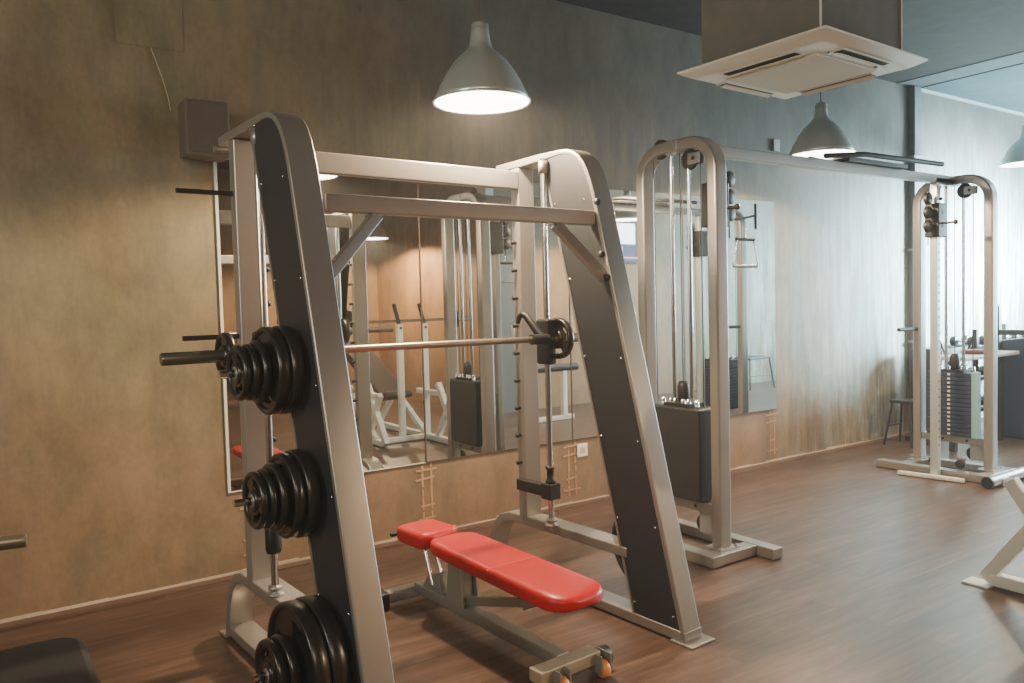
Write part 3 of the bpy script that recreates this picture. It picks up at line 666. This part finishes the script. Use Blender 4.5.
# ------------------------------------------------------------------ things seen only in the mirror
tv = thing('wall_television', 'bright wall television seen in the mirror through the far frame', 'television', (7.6, .12, 1.85))
MB().box(7.0, 7.95, .12, .17, 1.91, 2.50).build('television_body', BLACK, tv, bevel=.01)
MB().box(7.03, 7.92, .171, .173, 2.18, 2.47).build('screen', SCREEN, tv)
MB().box(7.03, 7.92, .171, .173, 1.94, 2.18).build('caption_band', SCRB, tv)
MB().box(7.45, 7.68, .1735, .1745, 2.04, 2.15).box(7.5, 8.1, .1735, .1745, 1.98, 2.0).build('screen_graphic', SCRP, tv)
pl = struct('trim_6', MB().box(5.40, 5.52, -.05, .20, 0, CEIL), simple('pillar_white', (.50,.50,.47), .6), bevel=.006)
struct('trim_7', MB().box(5.52, 5.98, .118, .15, 0, 2.1), simple('pillar_dark', (.09,.085,.085), .6))
# black wall stool
def stool(x, y, h, mat, name, lab, w=.32, d=.3):
    t = thing(name, lab, 'stool', (x, y, 0))
    MB().box(x-w/2, x+w/2, y-d/2, y+d/2, h-.03, h).build('seat', mat, t, bevel=.01)
    for sx in (-1,1):
        for sy in (-1,1):
            MB().tube([(x+sx*(w/2-.02), y+sy*(d/2-.02), h-.03), (x+sx*(w/2+.03), y+sy*(d/2+.03), 0)], .011, 10).build('leg', DARKP, t)
    for sy in (-1,1): MB().tube([(x-(w/2), y+sy*d/2, h*.42), (x+(w/2), y+sy*d/2, h*.42)], .008, 8).build('stretcher', DARKP, t)
    return t
stool(9.9, .55, .48, DARKP, 'metal_stool', 'thin dark metal stool seen in the right mirror panel against the bluish wall', .5, .4)
# preacher pad stand
t = thing('pad_stand', 'black roller pad on a white stand seen in the mirror left of the far panel', 'gym bench', (5.8, 1.1, 0))
MB().tube([(5.35,1.1,.62),(6.05,1.1,.62)], .045, 16).build('roller_pad', BLACK, t)
MB().bar((5.85,1.1,.03),(5.85,1.1,.58), .06, .06, up=(0,1,0)).build('post', WHITEP, t, bevel=.004)
MB().bar((5.2,1.1,.03),(5.98,1.1,.03), .06, .05).build('base_rail', WHITEP, t, bevel=.004)
MB().bar((5.35,1.1,.05),(5.15,1.1,1.15), .06, .05, up=(0,1,0)).build('inclined_post', WHITEP, t, bevel=.004)
# dumbbell racks and dumbbells
def dumbbell(x, y, z, lab, group, L=.16, r=.045, ax=(0,1,0)):
    a = Vector(ax); c = Vector((x,y,z))
    t = thing('dumbbell', lab, 'dumbbell', (x,y,z-r), group=group)
    MB().tube([c-a*L/2*.6, c+a*L/2*.6], .013, 10).build('grip', CHROME, t)
    for s in (-1,1):
        q = c + a*s*L*.32
        MB().lathe([(.001,-.028),(r*.8,-.028),(r,-.02),(r,.02),(r*.8,.028),(.001,.028)], q, ax, 20).build('head', RUBBER, t)
    return t
def rack(x0, x1, y, depth, zs, lab, sgn=-1):
    t = thing('dumbbell_rack', lab, 'dumbbell rack', ((x0+x1)/2, y, 0))
    for x in (x0, x1):
        for yy in (y-depth/2, y+depth/2): MB().bar((x, yy, 0), (x, yy, zs[-1]+.18), .045, .045, up=(0,1,0)).build('post', DARKP, t, bevel=.003)
        MB().bar((x, y-depth/2, .04), (x, y+depth/2, zs[-1]+.15), .02, .03, up=(1,0,0)).bar((x, y+depth/2, .04), (x, y-depth/2, zs[-1]+.15), .02, .03, up=(1,0,0)).build('cross_brace', DARKP, t)
    for z in zs:
        MB().box(x0, x1, y-depth/2, y-depth/2+.05, z-.02, z+.01).box(x0, x1, y+depth/2-.05, y+depth/2, z-.02, z+.01).build('shelf', DARKP, t)
    return t
rack(7.95, 9.35, 3.95, .36, (.25,.55,.85), 'black dumbbell rack against the wall behind the far tower')
nth = ['first', 'second', 'third', 'fourth', 'fifth', 'sixth', 'seventh', 'eighth']
for zi, z in enumerate((.25,.55,.85)):
    for k in range(6):
        dumbbell(8.08+k*.23, 3.95, z+.055, f'black dumbbell on the {["bottom","middle","top"][zi]} shelf behind the far tower, {nth[k]} from the left', 'dumbbells behind the far tower', L=.26, r=.05)
rack(2.6, 4.6, YB+.35, .36, (.30,.62,.94), 'black dumbbell rack on the opposite wall, seen in the mirror')
for zi, z in enumerate((.30,.62,.94)):
    for k in range(8):
        dumbbell(2.75+k*.24, YB+.35, z+.06, f'black dumbbell on the {["bottom","middle","top"][zi]} shelf of the mirrored rack, {nth[k]} from its left', 'dumbbells on the mirrored rack', L=.28, r=.055)
# dark machine and stool behind the far tower
db = thing('machine_cabinet', 'blue-black machine housing at the right edge behind the far tower', 'gym machine', (8.1, 3.35, 0))
MB().prism([(3.05,0),(3.65,0),(3.65,.92),(3.15,.98),(3.05,.85)], 'x', 8.1, 8.75).build('housing', BLUEB, db, bevel=.02)
MB().bar((8.06,3.12,0),(8.06,3.12,1.02), .05,.05, up=(0,1,0)).build('post', DARKP, db)
MB().bar((8.06,3.62,0),(8.06,3.62,1.25), .05,.05, up=(0,1,0)).build('post', DARKP, db)
MB().bar((8.06,3.1,1.0),(8.06,3.64,1.0), .05,.05).build('rail', DARKP, db)
bs = thing('plate_tree', 'low black stand against the wall left of the far tower', 'stand', (7.5, 4.05, 0))
MB().box(7.48, 7.66, 3.93, 4.15, .03, .86).build('column', simple('stand_black', (.03,.03,.033), .5), bs, bevel=.015)
MB().box(7.30, 7.80, 3.98, 4.10, 0, .035).build('foot', DARKP, bs)
stool(7.10, 3.98, .42, DARKP, 'low_stool', 'small black stool against the wall left of the far tower', .2, .2)
fb2 = thing('flat_bench', 'flat bench with pale top edge behind the far tower', 'bench', (7.3, 3.35, 0))
MB().box(7.0, 8.0, 3.4, 3.68, .80, .835).build('top', simple('pale_top', (.45,.42,.40), .5), fb2, bevel=.01)
for x in (7.08, 7.92): MB().bar((x, 3.54, 0), (x, 3.54, .80), .05, .05, up=(0,1,0)).build('leg', DARKP, fb2)
MB().lathe([(.001,.0),(.10,.0),(.11,.015),(.10,.035),(.001,.04)], (7.45, 3.54, .836), (0,0,1), 24).build('round_pad', simple('dark_red_pad', (.10,.03,.03), .5), fb2)

# ------------------------------------------------------------------ left edge: barbell end and black padded bench
lb = thing('flat_press_bench', 'low black padded bench at the bottom left corner', 'bench', (.05, 2.3, 0))
def loft_pad(x0, x1, y0, y1, z0, z1, r):
    m = MB(); n = 8; P = []
    for (cx_, cy_, a0) in ((x1-r, y1-r, 0), (x0+r, y1-r, 90), (x0+r, y0+r, 180), (x1-r, y0+r, 270)):
        for k in range(n+1): a = math.radians(a0 + 90*k/n); P.append((cx_, cy_, math.cos(a), math.sin(a)))
    N_ = len(P); vs = []; lev = [(z0, -.012), (z0+.012, 0), (z1-.02, 0), (z1-.006, -.008), (z1, -.024)]
    for z, o in lev: vs += [(px+cx_*(r+o), py+cy_*(r+o), z) for px, py, cx_, cy_ in P]
    fs = [(i*N_+k, i*N_+(k+1)%N_, (i+1)*N_+(k+1)%N_, (i+1)*N_+k) for i in range(len(lev)-1) for k in range(N_)]
    m.add(vs, fs, True); m.add(vs[:N_], [tuple(range(N_-1,-1,-1))]); m.add(vs[-N_:], [tuple(range(N_))], False); return m
LP = simple('black_vinyl', (.010,.009,.010), .75)
loft_pad(-.25, .275, 1.7, 2.90, .325, .380, .10).build('pad', LP, lb)
loft_pad(-.245, .27, 1.705, 2.895, .22, .322, .10).build('base_shell', simple('dark_shell', (.02,.017,.017), .55), lb)
for x, y in ((-.12,1.85),(.15,1.85),(-.12,2.72),(.15,2.72)): MB().bar((x,y,0),(x,y,.225), .05,.05, up=(0,1,0)).build('leg', DARKP, lb)
be = thing('barbell', 'end of a steel barbell entering from the left edge', 'barbell', (-.4, 3.2, .65))
MB().tube([(-1.0,3.32,.65),(-1.9,3.50,.65)], .014, 12).build('shaft', STEEL, be)
MB().tube([(.145,3.091,.655),(.138,3.0924,.655),(-.35,3.19,.65)], [.021,.0235,.0235], 20).build('sleeve', simple('sleeve_dull', (.30,.25,.19), .35, .8), be)
MB().tube([(-.35,3.19,.65),(-1.05,3.33,.65)], .014, 12).build('shaft', STEEL, be)
rk = thing('bar_stand', 'grey steel bar stand outside the left edge holding the barbell', 'stand', (-.7, 3.26, 0))
for x in (-.55, -1.35):
    y = 3.09+(.165-x)*.2
    MB().bar((x, y, 0), (x, y, .625), .06, .06, up=(0,1,0)).build('post', GB, rk, bevel=.004)
    MB().box(x-.04, x+.04, y-.06, y+.06, .613, .635).build('bar_catch', BLACK, rk)
    MB().box(x-.05, x+.05, y-.3, y+.3, 0, .04).build('foot', GB, rk, bevel=.004)

# ------------------------------------------------------------------ lights
def area(name, loc, to, size, e, col, size_y=None):
    l = bpy.data.lights.new(name, 'AREA'); l.energy = e; l.color = col; l.size = size
    if size_y: l.shape = 'RECTANGLE'; l.size_y = size_y
    o = bpy.data.objects.new(name, l); C.objects.link(o); o.location = loc
    o.rotation_euler = (Vector(to)-Vector(loc)).to_track_quat('-Z', 'Y').to_euler(); return o
area('window_light', (12.4, 2.3, 1.8), (8.0, 3.6, 1.3), 2.4, 1300, (.62,.90,1), 1.8)
sw = area('far_wall_fill', (10.6, 2.0, 2.0), (9.0, 4.28, 1.5), .8, 820, (.66,.93,1), 1.0); sw.data.spread = math.radians(62)  # added cool fill for the far wall; no window stands here
area('far_ceiling_fill', (9.3, 2.2, 3.3), (9.2, 4.2, 1.3), 1.8, 70, (.75,.92,1), 1.0)  # added cool fill below the ceiling, which has no opening
area('left_fill', (-2.6, 1.6, 2.2), (.4, 4.2, 2.3), 1.4, 80, (.97,1,.84), 1.4)  # added soft fill from the left, where the wall is closed
area('rear_warm_fill', (-1.2, -1.8, 3.0), (1.5, 2.8, .8), 1.8, 95, (1,.78,.56), 1.2)  # unseen warm fill behind the camera; no entrance is built there
w = bpy.data.worlds.new('W'); bpy.context.scene.world = w; w.use_nodes = True
w.node_tree.nodes['Background'].inputs[0].default_value = (.8,.75,.7,1); w.node_tree.nodes['Background'].inputs[1].default_value = .2

# thin volume scatter added to imitate the veil of lens glare
wv = w.node_tree.nodes.new('ShaderNodeVolumeScatter'); wv.inputs['Density'].default_value = .0075; wv.inputs['Anisotropy'].default_value = .3
w.node_tree.links.new(wv.outputs[0], w.node_tree.nodes['World Output'].inputs['Volume'])

# ------------------------------------------------------------------ camera
yaw, pit, rol = (math.radians(a) for a in (34.51, 2.773, 1.527))
fw = Vector((math.sin(yaw)*math.cos(pit), math.cos(yaw)*math.cos(pit), -math.sin(pit))); rt = Vector((math.cos(yaw), -math.sin(yaw), 0)); up = rt.cross(fw)
rt2 = rt*math.cos(rol) - up*math.sin(rol); up2 = up*math.cos(rol) + rt*math.sin(rol)
cd = bpy.data.cameras.new('camera'); cam = bpy.data.objects.new('camera', cd); C.objects.link(cam)
cam.matrix_world = Matrix(((rt2.x, up2.x, -fw.x, 0), (rt2.y, up2.y, -fw.y, 0), (rt2.z, up2.z, -fw.z, 1.4), (0,0,0,1)))
cd.sensor_width = 36; cd.lens = 800/1024*36; cd.clip_start = .05
bpy.context.scene.camera = cam
vs_ = bpy.context.scene.view_settings
vs_.view_transform = 'AgX'; vs_.look = 'None'; vs_.exposure = -0.15
